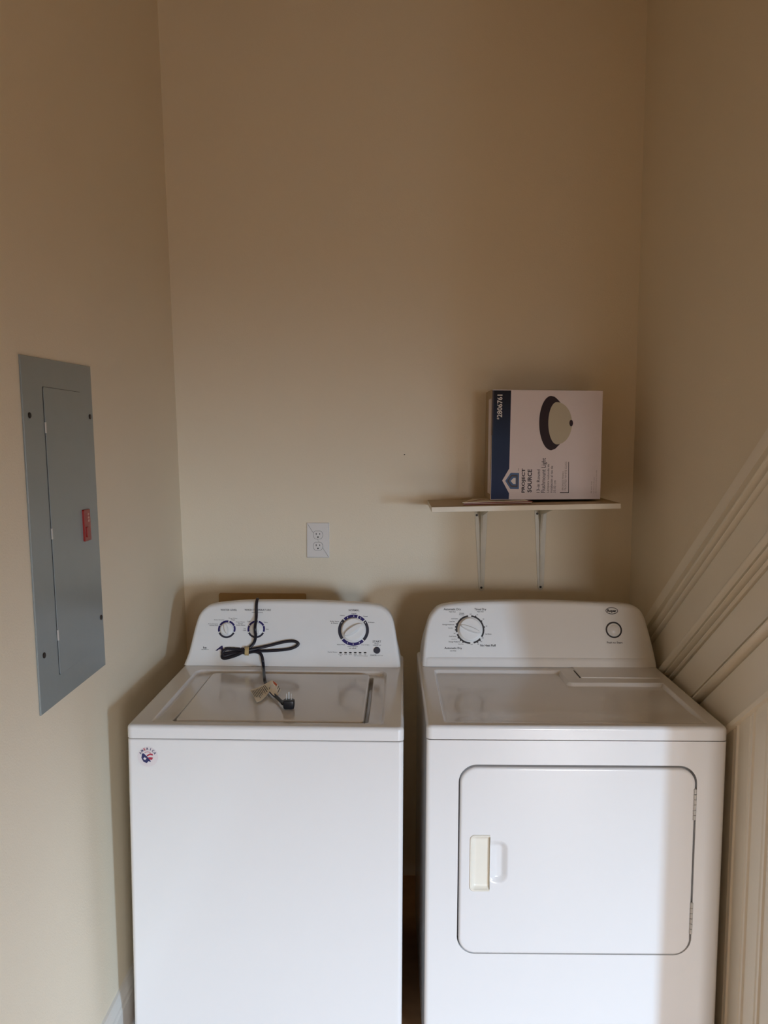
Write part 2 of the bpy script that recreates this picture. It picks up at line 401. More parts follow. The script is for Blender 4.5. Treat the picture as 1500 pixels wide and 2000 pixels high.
def top_slab(root, W, D, z0, z1, fn, us, vs, name='top_panel'):
    """worktop with rounded rim; its upper face inside the rim is the pressed relief fn(u, v)"""
    bm = bmesh.new(); r = .010; n = 5
    x0, x1, y0, y1 = us[0], us[-1], vs[0], vs[-1]
    pts = rrect(-.001, W+.001, -.002, D, .016, 8); k = len(pts)
    inner = []
    for (x, y) in pts:   # project each outline point radially onto the inner rectangle
        inner.append((min(max(x, x0), x1), min(max(y, y0), y1)))
    rings = [[IDM(x, y, z0) for x, y in inset(pts, .02)], [IDM(x, y, z0) for x, y in pts]]
    for i in range(n+1):
        t = math.pi/2*i/n; rings.append([IDM(x, y, z1-r+r*math.sin(t)) for x, y in inset(pts, r*(1-math.cos(t)))])
    rings.append([IDM(x, y, z1) for x, y in inner])
    ring_solid(bm, rings, cap0=True, cap1=False)
    bmesh.ops.remove_doubles(bm, verts=bm.verts, dist=1e-6)
    hfield(bm, us, vs, lambda u, v: z1+fn(u, v), IDM)
    bmesh.ops.recalc_face_normals(bm, faces=bm.faces)
    return link(name, bm, ENAMEL, root, angle=50)

# ------------------------------------------------------------------ washer
WX, WY, WR, WW, WYC, WZ = -.6613, 1.9868, -.0111, .6919, .5387, .9197
WD = .70
wash = thing('washing_machine', 'white top-loading washing machine with two small dials and one big dial, beside the left wall', 'washing machine', (WX, WY, 0), WR)
LW = Local((WX, WY, 0), WR)
ZS = WZ-.0335
bm = bmesh.new()
slab(bm, rrect(0, WW, 0, WD-.01, .012, 6), IDM, .03, ZS-.003, .004, 3)
link('cabinet', bm, ENAMEL, wash)
leveling_feet(wash, WW, WD-.02)
tp = lambda x, y, z=WZ: (lambda p: (p.x, p.y))(LW.hit(x, y, (0, 0, z), (0, 0, 1)))
# lid and recess outlines measured on the worktop
lfl, lbl, lbr, lfr = tp(347, 1405), tp(411, 1313), tp(721, 1316), tp(711, 1408)
LX0, LX1 = (lfl[0]+lbl[0])/2, (lbr[0]+lfr[0])/2; LY0, LY1 = (lfl[1]+lfr[1])/2, (lbl[1]+lbr[1])/2
rfl, rbl, rbr, rfr = tp(299, 1403), tp(385, 1307), tp(758, 1311), tp(751, 1409)
RX0, RX1 = (rfl[0]+.5*(tp(372, 1318)[0]))/1.5 if 0 else rfl[0], (rbr[0]+rfr[0])/2; RY1 = (rbl[1]+rbr[1])/2
GAPL, GAPR = .0085, .0135
def wash_relief(u, v):
    s = sdr(u, v, RX0, RX1, -.5, RY1, .03)
    dep = .0085*sm(.002, .14, v-.02)+.003
    z = -dep*(1-sm(-.010, -.001, s)) if v > .022 else 0
    z *= sm(.022, .034, v)
    q = sdr(u, v, LX0-GAPL, LX1+GAPR, LY0-.006, LY1+.007, .012)
    if q < 0: z -= .004*sm(0, .0035, -q)+.02*sm(.0028, .0042, -q)
    return z
us = lines(.02, WW-.02, [(RX0+.006, .009), (RX1-.006, .009), (LX0-GAPL, .016), (LX1+GAPR, .018)], fine=.0011)
vs = lines(.02, WYC+.03, [(RY1-.006, .009), (LY0-.004, .014), (LY1+.004, .016), (.028, .01)], fine=.0011)
top_slab(wash, WW, WD, ZS, WZ, wash_relief, us, vs)
bm = bmesh.new()
zl = WZ-.0070
def lidmap(a, b, h):
    return Vector((a, b, h-.0015*sm(.08, .0, b-LY0)*0-.002*math.exp(-((a-(LX0+LX1)/2)/.07)**2)*(1-sm(0, .02, b-LY0))))
slab(bm, rrect(LX0, LX1, LY0, LY1, .016, 8), IDM, zl-.015, zl+.0055, .005, 5)
link('lid', bm, ENAMEL, wash, angle=50)
CW = Console(LW, WYC, WZ+.0005)
wout = [(358, 1301), (366, 1280), (371, 1263), (381, 1223), (389, 1201), (401, 1187.5), (417, 1180.5), (463, 1175.5), (502.5, 1174), (585, 1174), (647, 1176), (708, 1179), (736, 1182), (751, 1188.5), (763, 1201), (769.5, 1220), (775.6, 1256.6), (780, 1285), (782.5, 1303)]
con = console_body('control_console', wash, CW, wout, WD-WYC-.005)
con['label'] = 'console with sloping printed face and rounded top corners'
bm = bmesh.new(); MP = CW.map; h0 = .0005
def px2m(C, cx, cy, rp): a, b = C.ab(cx, cy); a2, _ = C.ab(cx+rp, cy); return a, b, a2-a
MARK = [NAVY, SLATE, INK, WHITEINK, LOGO]
for cx in (443, 500.5):
    bm = bmesh.new(); a, b, r = px2m(CW, cx, 1229, 17.2); ri = r*.79
    arc(bm, a, b, ri, r, 205, 335, MP, h0, 1)
    for s0, s1 in ((-18, 24), (28, 74), (82, 150), (154, 198)): arc(bm, a, b, ri, r, s0, s1, MP, h0, 0)
    link('dial_ring', bm, MARK, con, smooth=False)
bm = bmesh.new(); a, b, r = px2m(CW, 690.4, 1230.7, 30.3); ri = r*.81
for s0, s1, m_ in ((75, 131, 0), (44, 71, 0), (-43, 40, 1), (222, 313, 0), (135, 218, 1)): arc(bm, a, b, ri, r, s0, s1, MP, h0, m_)
for ang in (116, 90, 60, 33, 246, 270, 296, 148):   # small pale numerals on the ring
    t = math.radians(ang); text(bm, '1', a+math.cos(t)*r*.9, b+math.sin(t)*r*.9, .0022, .0042, MP, h0+.0003, 3)
link('dial_ring', bm, MARK, con, smooth=False)
TX = CW.T; LET = {}
def grp(x, y):
    if y > 1262 and x < 415: return 'symbol'
    if x < 461: return 'water'
    if x < 540: return 'temperature'
    if y > 1270 and x < 720: return 'status'
    if x > 722 and y > 1245: return 'start' if y < 1265 else 'cancel'
    return 'cycle'
for st, x0, x1, yc, hp, bo in (
    ('WATER LEVEL', 430.6, 463, 1191.3, 3.6, .0), ('WASH TEMPERATURE', 477.5, 529, 1191.3, 3.6, .0), ('with cold rinse', 491.5, 513.5, 1196, 2, .0),
    ('Auto Sensing', 418, 438, 1210.8, 2.2, 0), ('Deep Water', 446.7, 464, 1207.7, 2.2, 0), ('Wash', 451, 459, 1210.6, 2, 0),
    ('Auto Sensing', 406.4, 425.5, 1218.6, 2.2, 0), ('with Extra Rinse', 409, 425.8, 1221.4, 2, 0),
    ('Deep Water', 461, 478.6, 1215, 2.2, 0), ('Wash with', 465, 474, 1218, 2, 0), ('Extra Rinse', 462, 479, 1221, 2, 0),
    ('Cold', 482.7, 489, 1213.6, 2.2, 0), ('Warm', 515, 522.6, 1215.5, 2.2, 0), ('Hot', 519.5, 524.8, 1229, 2.4, 0), ('Tap', 475.5, 480, 1228, 2.2, 0), ('Cold', 474.6, 480.5, 1231, 2.2, 0),
    ('NORMAL', 681, 702, 1192, 4, 0), ('Regular', 686.7, 696.7, 1198.4, 2.4, 0), ('Heavy', 664.4, 673.3, 1202.4, 2.4, 0), ('Casual', 709.3, 718, 1203.7, 2.4, 0),
    ('Bulky Items', 644.4, 662.4, 1213.7, 2.4, 0), ('& Sheets', 646.7, 660, 1217, 2.4, 0), ('Delicate', 719, 731.3, 1215.6, 2.4, 0),
    ('Hand Wash', 658.3, 674, 1259, 2.3, 0), ('Clean Washer', 678.7, 699.3, 1263, 2.3, 0), ('with', 681.3, 686.5, 1266.2, 2.2, 0), ('affresh', 688, 695.7, 1266.2, 2.8, .02), ('Drain & Spin', 705.7, 721.3, 1259.7, 2.3, 0),
    ('START', 727.7, 744.4, 1253, 4.1, .01), ('Pause', 731.7, 739.7, 1257.2, 2, 0), ('Unlock Lid', 728.7, 743.7, 1260, 2, 0), ('CANCEL', 723.3, 736, 1279.8, 2.6, 0), ('hold 3 sec', 737, 748, 1280.2, 1.4, 0),
    ('Cycle Status', 640, 658.7, 1273.7, 2.5, 0), ('Sensing', 660.5, 669.5, 1278, 1.6, 0), ('Fill', 663.8, 666.8, 1280.6, 1.6, 0), ('Wash', 672, 677.4, 1278.2, 1.6, 0), ('Rinse', 681.6, 687, 1278.3, 1.6, 0),
    ('Final', 691.2, 696.4, 1278.4, 1.6, 0), ('Spin', 691.4, 696.2, 1281, 1.6, 0), ('Cycle', 700.6, 706, 1278.5, 1.6, 0), ('Complete', 698, 708.6, 1281, 1.6, 0), ('Lid', 711.5, 714.7, 1278.5, 1.6, 0), ('Locked', 709.5, 717.5, 1281.2, 1.6, 0),
    ('he', 397, 403.5, 1264.8, 4.4, .02), ('High Efficiency', 393.5, 407.6, 1268.6, 1.5, 0)):
    TX(LET.setdefault(grp((x0+x1)/2, yc), bmesh.new()), st, x0, x1, yc, hp, 2, bold=bo)
for g_, b_ in LET.items(): link('lettering', b_, MARK, con, smooth=False)
bm = bmesh.new(); TX(bm, 'A', 420.8, 436, 1266, 9.8, 4, bold=.045, shear=.35); TX(bm, 'mana', 436.4, 477, 1267.6, 6.6, 4, bold=.035, shear=.35)
link('emblem', bm, MARK, con, smooth=False)['label'] = 'navy slanted brand lettering partly behind the cord'
def mirror_hit(cx, cy): return CW.ab(cx, cy)
for cx, ang, lb in ((443, 108, 'small white water level dial'), (500.5, 120, 'small white temperature dial behind the cord')):
    a, b, r = px2m(CW, cx, 1229, 12.8); knob('dial', con, CW, a, b, r, .017, ang, lb)
a, b, r = px2m(CW, 690.4, 1230.7, 24.0); knob('dial', con, CW, a, b, r, .024, 33, 'big white cycle dial')
a, b, r = px2m(CW, 736.3, 1270.3, 6.5)
bm = bmesh.new(); slab(bm, disc(a, b, r, 28), MP, 0, .004, .0015, 3); bmesh.ops.recalc_face_normals(bm, faces=bm.faces)
link('start_button', bm, SLATE, con)['label'] = 'round dark start button'
for cx in (665.3, 674.9, 684.3, 693.9, 703.3, 713.1):
    a, b = CW.ab(cx, 1274.7); _, _, s = px2m(CW, cx, 1274.7, 1)
    bm = bmesh.new(); slab(bm, rrect(a-2.6*s, a+2.6*s, b-1.35*s, b+1.35*s, 1.2*s, 4), MP, 0, .0012, .0004, 2); bmesh.ops.recalc_face_normals(bm, faces=bm.faces)
    link('indicator_light', bm, DARK, con)
# round sticker on the cabinet front
p = LW.hit(288.7, 1478, (0, 0, 0), (0, 1, 0)); pr = LW.hit(308.7, 1478, (0, 0, 0), (0, 1, 0)); R_ = pr.x-p.x
FM = lambda a, b, h: Vector((a, -h, b))
bm = bmesh.new(); slab(bm, disc(p.x, p.z, R_, 48), FM, 0, .0006)
bmesh.ops.recalc_face_normals(bm, faces=bm.faces)
for i, ch in enumerate('AMERICA'):
    t = math.radians(152-124*i/6); text(bm, ch, p.x+R_*.80*math.cos(t), p.z+R_*.80*math.sin(t), R_*(.06 if ch == 'I' else .20), R_*.25, FM, .0010, 3 if i == 2 else 2, bold=.03, rot=math.degrees(t)-90)
arc(bm, p.x, p.z, R_*.48, R_*.53, 55, 125, FM, .0010, 3)
k = R_
poly(bm, [(p.x-.10*k, p.z+.16*k), (p.x+.25*k, p.z+.36*k), (p.x+.5*k, p.z+.30*k), (p.x+.5*k, p.z+.14*k), (p.x+.22*k, p.z+.2*k), (p.x-.05*k, p.z+.02*k)], FM, .0010, 3)
poly(bm, [(p.x+.0*k, p.z-.06*k), (p.x+.22*k, p.z-.02*k), (p.x+.52*k, p.z-.06*k), (p.x+.42*k, p.z-.3*k), (p.x+.2*k, p.z-.28*k)], FM, .0010, 3)
poly(bm, [(p.x-.55*k, p.z+.32*k), (p.x-.40*k, p.z+.36*k), (p.x-.05*k, p.z+.02*k), (p.x+.30*k, p.z-.42*k), (p.x+.24*k, p.z-.52*k), (p.x+.08*k, p.z-.42*k), (p.x-.1*k, p.z-.62*k), (p.x-.42*k, p.z-.5*k), (p.x-.62*k, p.z-.1*k)], FM, .0009, 2)
st = []
for i in range(10):
    t = math.pi/2+i*math.pi/5; rr = .2*k if i % 2 == 0 else .08*k; st.append((p.x-.28*k+rr*math.cos(t), p.z-.18*k+rr*math.sin(t)))
poly(bm, st, FM, .0012, 1)
link('sticker', bm, [STICK, WHITEINK, FLAGBLUE, FLAGRED], wash, smooth=False)['label'] = 'round clear sticker with flag emblem and the word AMERICA'

# ------------------------------------------------------------------ dryer
DXx, DYy, DR, DW, DYC, DZZ = .0876, 1.9748, .0040, .7435, .5289, .9280
DD = .72
dry = thing('clothes_dryer', 'white front-loading dryer with a square door, standing on the right', 'dryer', (DXx, DYy, 0), DR)
LD = Local((DXx, DYy, 0), DR)
ZD = DZZ-.034
td = lambda x, y: (lambda p: (p.x, p.y))(LD.hit(x, y, (0, 0, DZZ), (0, 0, 1)))
fd = lambda x, y: (lambda p: (p.x, p.z))(LD.hit(x, y, (0, 0, 0), (0, 1, 0)))
d0, d1, d2, d3 = fd(894, 1680), fd(1356, 1680), fd(1125, 1494.5), fd(1125, 1864.5)
OX0, OX1, OZ0, OZ1 = d0[0], d1[0], d3[1], d2[1]; RC = .046
bm = bmesh.new()
# cabinet: box whose front skin carries the door opening
pts = rrect(0, DW, 0, DD-.01, .010, 6)
rings = [[IDM(x, y, .03) for x, y in pts], [IDM(x, y, ZD-.003) for x, y in pts]]
b2 = bmesh.new(); ring_solid(b2, rings)
for f in list(b2.faces):
    c = f.calc_center_median()
    if c.y < 1e-4 and f.normal.y < -.9 or (abs(c.y) < 1e-4): b2.faces.remove(f)
me = bpy.data.meshes.new('tmp'); b2.to_mesh(me); b2.free(); bm.from_mesh(me); bpy.data.meshes.remove(me)
lo_ = rrect(OX0, OX1, OZ0, OZ1, RC, 16)
outer = [bm.verts.new((x, 0, z)) for x, z in ((.010, .03), (DW-.010, .03), (DW-.010, ZD-.003), (.010, ZD-.003))]
l1 = [bm.verts.new((x, 0, z)) for x, z in lo_]
es = [bm.edges.new((L_[i], L_[(i+1) % len(L_)])) for L_ in (outer, l1) for i in range(len(L_))]
bmesh.ops.triangle_fill(bm, use_beauty=True, edges=es)
R2 = [[bm.verts.new((x, y, z)) for x, z in lo_] for y in (0, .036)]
for i in range(len(lo_)):
    k_ = (i+1) % len(lo_); bm.faces.new((R2[0][i], R2[0][k_], R2[1][k_], R2[1][i]))
bm.faces.new(R2[1])
bmesh.ops.recalc_face_normals(bm, faces=bm.faces)
link('cabinet', bm, ENAMEL, dry, angle=50)
leveling_feet(dry, DW, DD-.02)
# worktop relief: large pressed recess with a raised ledge at the right rear
q0, q1, q2, q3 = td(845, 1308), td(866, 1402), td(1299, 1334), td(1376, 1408)
QX0 = (q0[0]+q1[0])/2; QX1 = (q2[0]+q3[0])/2; QY1 = td(980, 1308)[1]; lx = td(1113, 1333); LYR = td(1200, 1333)[1]
def dry_relief(u, v):
    s = sdr(u, v, QX0, QX1, -.5, QY1, .018)
    s2 = sdr(u, v, lx[0], 2.0, LYR, 2.0, .012)
    s = max(s, -s2)
    dep = .0085*sm(.02, .16, v)+.002
    return -dep*(1-sm(-.009, -.001, s))*sm(.022, .036, v)
us = lines(.02, DW-.02, [(QX0+.005, .009), (QX1-.005, .009), (lx[0], .012)], fine=.0011)
vs = lines(.02, DYC+.03, [(QY1-.005, .009), (LYR, .012), (.028, .01)], fine=.0011)
top_slab(dry, DW, DD, ZD, DZZ, dry_relief, us, vs)
e0, e1 = td(1121, 1309), td(1290, 1325)
bm = bmesh.new(); slab(bm, rrect(e0[0]+.002, e1[0], e1[1], DYC-.002, .004, 4), IDM, DZZ-.0005, DZZ+.0022, .0012, 3)
ll = link('lint_screen_lid', bm, ENAMEL, dry)
bm = bmesh.new(); s0, s1 = td(1121, 1310), td(1133, 1324); v0 = Vector((s0[0], s0[1], DZZ+.0008)); v1 = Vector((s1[0], s1[1], DZZ+.0008)); tube(bm, [v0, v1], .0012, .0008, 8)
link('slot_shade', bm, DARK, ll)  # dark rod, the slot's shade put in as colour
# door with stamped finger scoop
bm = bmesh.new(); g = .0038; gt = .0068
X0, X1, Z0, Z1 = OX0+g, OX1-g, OZ0+g*.4, OZ1-gt
h0_, h1_, h2_, h3_ = fd(918, 1630), fd(955.5, 1740), fd(992, 1641), fd(992, 1726)
def door_face(x, z):
    s = sdr(x, z, X0, X1, Z0, Z1, RC-g)
    y = -.002+.006*(1-math.sqrt(max(0, 1-min(1, max(0, (s+.007)/.007))**2))) if s > -.007 else -.002
    q = sdr(x, z, h0_[0]+.004, h3_[0], h3_[1], h2_[1], .024)
    if q < 0 and x > h1_[0]: y += .009*sm(0, .018, -q)*(.35+.65*sm(h1_[0], h1_[0]+.02, x))
    if sdr(x, z, h0_[0]+.002, h1_[0]-.0002, h1_[1]+.002, h0_[1]-.002, .008) < 0: y += .022
    return y
xs = lines(X0-.0, X1+.0, [(X0+.022, .024), (X1-.022, .024), ((h0_[0]+h3_[0])/2, .05)], fine=.0015)
zs = lines(Z0, Z1, [(Z0+.022, .024), (Z1-.022, .024), (h2_[1]-.012, .024), (h3_[1]+.012, .03), (h0_[1], .012), (h1_[1], .012)], fine=.0015)
vd = {}
for j, z in enumerate(zs):
    for i, x in enumerate(xs):
        s = sdr(x, z, X0, X1, Z0, Z1, RC-g)
        if s < .0006: vd[i, j] = bm.verts.new((x, door_face(x, z), z))
for j in range(len(zs)-1):
    for i in range(len(xs)-1):
        ks = [(i, j), (i+1, j), (i+1, j+1), (i, j+1)]
        if all(k_ in vd for k_ in ks): bm.faces.new([vd[k_] for k_ in ks])
# rim wall down into the opening
outl = rrect(X0, X1, Z0, Z1, RC-g, 14)
ring_solid(bm, [[Vector((x, .034, z)) for x, z in outl], [Vector((x, .0045, z)) for x, z in outl], [Vector((x, .0018, z)) for x, z in inset(outl, .0012)]], cap0=False, cap1=False)
bmesh.ops.recalc_face_normals(bm, faces=bm.faces)
door = link('door', bm, ENAMEL, dry, angle=40)
# cream pocket handle
bm = bmesh.new()
HX0, HX1, HZ0, HZ1 = h0_[0], h1_[0], h1_[1], h0_[1]
def left_round(x0, x1, z0, z1, r, n=6):
    pts = [(x1, z0), (x1, z1)]
    for i in range(n+1): t = math.radians(90+90*i/n); pts.append((x0+r+r*math.cos(t), z1-r+r*math.sin(t)))
    for i in range(n+1): t = math.radians(180+90*i/n); pts.append((x0+r+r*math.cos(t), z0+r+r*math.sin(t)))
    return pts
def lring(d, y, dr=0): return [Vector((x, y, z)) for x, z in left_round(HX0+d, HX1-dr, HZ0+d, HZ1-d, max(.002, .012-d*.6))]
ring_solid(bm, [lring(-.0006, -.001), lring(0, -.0035), lring(.001, -.0045), lring(.0035, -.0045, .0), lring(.0055, -.001, .0), lring(.011, .004, .0), lring(.016, .0045, .0)], cap0=False)
bmesh.ops.recalc_face_normals(bm, faces=bm.faces)
hd = link('door_handle', bm, CREAM, door, angle=40); hd['label'] = 'cream plastic pocket handle'
for x_, ya, yb in ((1357.5, 1540, 1601), (1350.5, 1762, 1823)):
    za = fd(x_, ya)[1]; zb = fd(x_, yb)[1]; xm = fd(x_, ya)[0]
    xm = min(xm, OX1-.0015)
    bm = bmesh.new(); n = 6; L = (za-zb)/n
    for i in range(n):
        z_ = zb+i*L; slab(bm, disc(xm, -.0016, .0040, 14), IDM, z_+.0008, z_+L-.0008, .0006, 2)
    slab(bm, disc(xm, -.0006, .0018, 10), IDM, zb, za)
    box(bm, xm-.001, xm+.001, .0, .012, zb+.002, za-.002)
    link('hinge', bm, STEEL, door)
CD = Console(LD, DYC, DZZ+.0005)
dout = [(824.5, 1301.5), (826.5, 1272), (830.7, 1238), (837, 1211), (848, 1193.5), (864, 1183), (906.7, 1177.4), (979, 1174.8), (1056, 1174.6), (1141, 1176.9), (1218, 1180.2), (1243.7, 1186.8), (1257.4, 1201.5), (1267, 1231), (1277.8, 1273.7), (1284, 1301.5)]
con = console_body('control_console', dry, CD, dout, DD-DYC-.005)
con['label'] = 'console with one dial at left and a push button at right'
# forward lip along the base of the console face
a0, _ = CD.ab(830, 1298); a1, _ = CD.ab(1279, 1298)
bm = bmesh.new(); rings = []
lip = [(0, .0), (.0, .010), (.014, .009), (.020, .0075), (.026, .001), (.030, -.002), (.0, -.002)]
_, bl = CD.ab(1050, 1285)
lip = [(.0005, -.003), (.0005, .0035), (bl*.6, .0035), (bl*.92, .0030), (bl*1.05, -.001), (bl*1.05, -.003)]
for a in (a0+.001, a0+.012, a1-.012, a1-.001):
    k = 0 if a in (a0+.001, a1-.001) else 1
    rings.append([CD.map(a, b, h if k else min(h, -.001)) for b, h in lip])
ring_solid(bm, rings); bmesh.ops.recalc_face_normals(bm, faces=bm.faces)
link('lower_lip', bm, PLASTIC, con, angle=40)
bm = bmesh.new(); MP = CD.map
a, b, r = px2m(CD, 918, 1229.5, 28.0); ri = r*.885
for s0, s1 in ((97, 192), (200, 270), (284, 318), (-32, 84)): arc(bm, a, b, ri, r, s0, s1, MP, h0, 0)
for ang in (66, 36, 10, 300, 312, 158, 170, 182, 215, 228, 240):
    t = math.radians(ang); cx_, cy_ = a+r*1.02*math.cos(t), b+r*1.02*math.sin(t); poly(bm, disc(cx_, cy_, .0022, 8), MP, h0+.0001, 0)
link('dial_ring', bm, INKD, con, smooth=False)
LET = {}
for st, x0, x1, yc, hp, bo in (
    ('Automatic Dry', 866.6, 900, 1190.4, 5.4, .02), ('High Heat', 877, 890, 1195.2, 2.4, 0), ('Timed Dry', 926.6, 949.8, 1190.6, 5.4, .02), ('High Heat', 931.8, 944.6, 1195, 2.4, 0),
    ('Wrinkle', 897, 906.4, 1197.8, 2.1, 0), ('Prevent', 897, 907, 1200.7, 2.1, 0), ('Cool Down', 881.4, 894, 1208.4, 2.2, 0), ('Less Dry', 878, 888.6, 1214, 2.4, 0),
    ('Energy Preferred', 864.4, 886.8, 1220.2, 2.8, 0), ('Very Dry', 875, 884.4, 1227, 2.4, 0), ('OFF', 886, 889.8, 1237, 2, 0), ('Cool Down', 877, 891, 1242.8, 2.2, 0),
    ('Less Dry', 882, 892, 1248.6, 2.4, 0), ('Energy Preferred', 876.4, 898.8, 1253.8, 2.8, 0), ('Very Dry', 894.6, 905.4, 1258.2, 2.4, 0), ('OFF', 919, 923, 1258.8, 2, 0),
    ('Automatic Dry', 868, 902.4, 1266.4, 5.4, .02), ('Low Heat', 879, 891, 1271, 2.2, 0), ('No Heat Fluff', 937.8, 968.4, 1260.6, 4.4, .02), ('OFF', 916.8, 921, 1199.6, 2, 0),
    ('70', 930.5, 933.5, 1200.8, 2, 0), ('50', 942.5, 945.5, 1209.2, 2, 0), ('30', 948.6, 951.6, 1222.8, 2, 0), ('Cool Down', 946.8, 959.8, 1238.4, 2.2, 0), ('OFF', 940.8, 944.6, 1246.2, 2, 0),
    ('30', 938.4, 941.4, 1253.2, 2, 0), ('20', 932.4, 935.4, 1258, 2, 0), ('Push to Start', 1185.3, 1215.7, 1255, 3.6, .02)):
    CD.T(LET.setdefault('start' if x0 > 1100 else ('left' if x0 < 908 else 'right'), bmesh.new()), st, x0, x1, yc, hp, 0, bold=bo)
for g_, b_ in LET.items(): link('lettering', b_, INKD, con, smooth=False)
bm = bmesh.new(); la, lb_, lr = px2m(CD, 1194.8, 1193, 12); _, lb2 = CD.ab(1194.8, 1186.2); lh = lb2-lb_
N = 40
ov = [(math.cos(2*math.pi*i/N), math.sin(2*math.pi*i/N)) for i in range(N)]
for i in range(N):
    p0, p1 = ov[i], ov[(i+1) % N]; vs_ = [bm.verts.new(MP(la+c[0]*lr*s, lb_+c[1]*lh*(s-.0 if s == 1 else .82), h0)) for c, s in ((p0, 1), (p1, 1), (p1, .9), (p0, .9))]
    bm.faces.new(vs_).material_index = 0
CD.T(bm, 'Roper', 1186, 1204, 1193.6, 7.2, 0, bold=.05)
link('emblem', bm, INKD, con, smooth=False)['label'] = 'oval brand emblem'
bm = bmesh.new(); a2, b2_, r2 = px2m(CD, 1198.8, 1230.3, 16); arc(bm, a2, b2_, r2*.82, r2, 0, 360, MP, h0, 0, 48)
link('button_ring', bm, INKD, con, smooth=False)
a, b, r = px2m(CD, 918, 1229.5, 23.6); knob('dial', con, CD, a, b, r, .022, -21, None, 1)
bm = bmesh.new()
rings = []
for i in range(7):
    t = math.pi/2*i/6*.96; rings.append([CD.map(a2+x, b2_+y, .0+.007*math.sin(t)) for x, y in disc(0, 0, r2*.66*math.cos(t)+.0003, 32)])
ring_solid(bm, rings); slab(bm, disc(a2, b2_, r2*.80, 40), CD.map, 0, .0022, .0012, 3)
bmesh.ops.recalc_face_normals(bm, faces=bm.faces)
link('start_button', bm, PLASTIC, con, angle=45)

# ------------------------------------------------------------------ power cord lying over the washer
cord = thing('power_cord', 'black power cord bundled with a rubber band, draped over the washer console onto its lid', 'power cord', (0, 0, 0), 0)
def onface(x, y, h=.006): return LW.m @ (CW.o+(lambda ab: FU*ab[0]+FV*ab[1]+FN*h)(CW.ab(x, y)))
def onlid(x, y, h=.006): return LW.m @ LW.hit(x, y, (0, 0, WZ+.001+h), (0, 0, 1))
pt_top = onface(501.7, 1178, .006)
path = [pt_top+Vector((-.02, .112, -.20)), pt_top+Vector((-.014, .106, -.09)), pt_top+Vector((-.006, .070, -.022)), pt_top+Vector((-.001, .034, .004)), pt_top+Vector((0, .012, .009)), onface(501.7, 1184, .008), onface(501.7, 1205, .010), onface(501.7, 1229, .034), onface(501.5, 1244, .020), onface(497, 1256, .009), onface(489, 1265, .010), onface(480, 1271, .014),
        onface(460, 1268.2, .010), onface(444, 1268.5, .010), onface(436, 1274, .010), onface(439, 1281.5, .010), onface(452, 1278, .007), onface(483, 1273, .007), onface(526.7, 1271.5, .007), onface(562, 1268.5, .007), onface(579, 1263, .008), onface(583, 1257, .009), onface(574, 1252.8, .009), onface(555, 1254.5, .009), onface(526.7, 1261.5, .009), onface(500, 1268, .013),
        onface(483, 1272, .018), onface(462, 1281, .012), onface(440, 1286.5, .008), onface(434.5, 1282, .006), onface(441, 1276.5, .006), onface(460, 1274.5, .006), onface(483, 1275, .006), onface(497, 1273.5, .008), onface(507, 1275.5, .009), onface(512, 1281, .010), onface(514.5, 1291, .012), onface(516.5, 1306, .016),
        onlid(516.3, 1322, .016), onlid(518.5, 1334, .010), onlid(529, 1351, .007), onlid(542, 1363, .007), onlid(553, 1374, .008)]
bm = bmesh.new(); sp = spline(path, 8)
tube(bm, sp, .0047, .0031, 12, up=Vector((0, -.9, .45)))
link('cable', bm, CORD, cord, angle=80)
# band
bc = onface(483.4, 1272.3, .010); bm = bmesh.new()
ux = (LW.m.to_3x3() @ FU).normalized(); uv = (LW.m.to_3x3() @ FV).normalized(); un = (LW.m.to_3x3() @ FN).normalized()
rings = []
for wz_, gr in ((-.0062, 0), (-.0062, .0012), (.0062, .0012), (.0062, 0)):
    rings.append([bc+ux*(wz_+.0015*math.sin(t*math.pi/12))+uv*((.0125+gr)*math.cos(t*math.pi/12))+un*((.0115+gr)*math.sin(t*math.pi/12)) for t in range(24)])
rings.append(rings[0]); ring_solid(bm, rings, cap0=False, cap1=False); bmesh.ops.recalc_face_normals(bm, faces=bm.faces)
link('rubber_band', bm, TIE, cord, angle=60)['label'] = 'tan rubber band around the loops'
# plug standing on the lid, prongs up
pc = onlid(564.5, 1387, -.006); zt = WZ+.001
bm = bmesh.new()
body = [(-.0150, -.008), (-.011, -.0125), (.011, -.0125), (.0150, -.008), (.0150, .006), (.011, .0105), (-.011, .0105), (-.0150, .006)]
rings = []
for z_, s in ((0, .86), (.0015, .93), (.010, 1.0), (.018, 1.0), (.0215, .95), (.023, .86)): rings.append([Vector((pc.x+x*s, pc.y+y*s, zt+z_)) for x, y in body])
ring_solid(bm, rings)
tube(bm, [Vector((pc.x-.012, pc.y+.006, zt+.011)), Vector((pc.x-.019, pc.y+.022, zt+.0095)), onlid(553, 1374, .008)], .0062, .0052, 10)
pl = link('plug', bm, PLUG, cord, angle=50)
for dx, dy in ((-.0065, .001), (.0065, .001)):
    bm = bmesh.new(); box(bm, pc.x+dx-.0009, pc.x+dx+.0009, pc.y+dy-.0032, pc.y+dy+.0032, zt+.022, zt+.0395, .0006)
    link('prong', bm, STEEL, pl)
bm = bmesh.new(); slab(bm, disc(pc.x-.001, pc.y+.0062, .0024, 12), IDM, zt+.022, zt+.0425, .0012, 3); link('prong', bm, STEEL, pl)
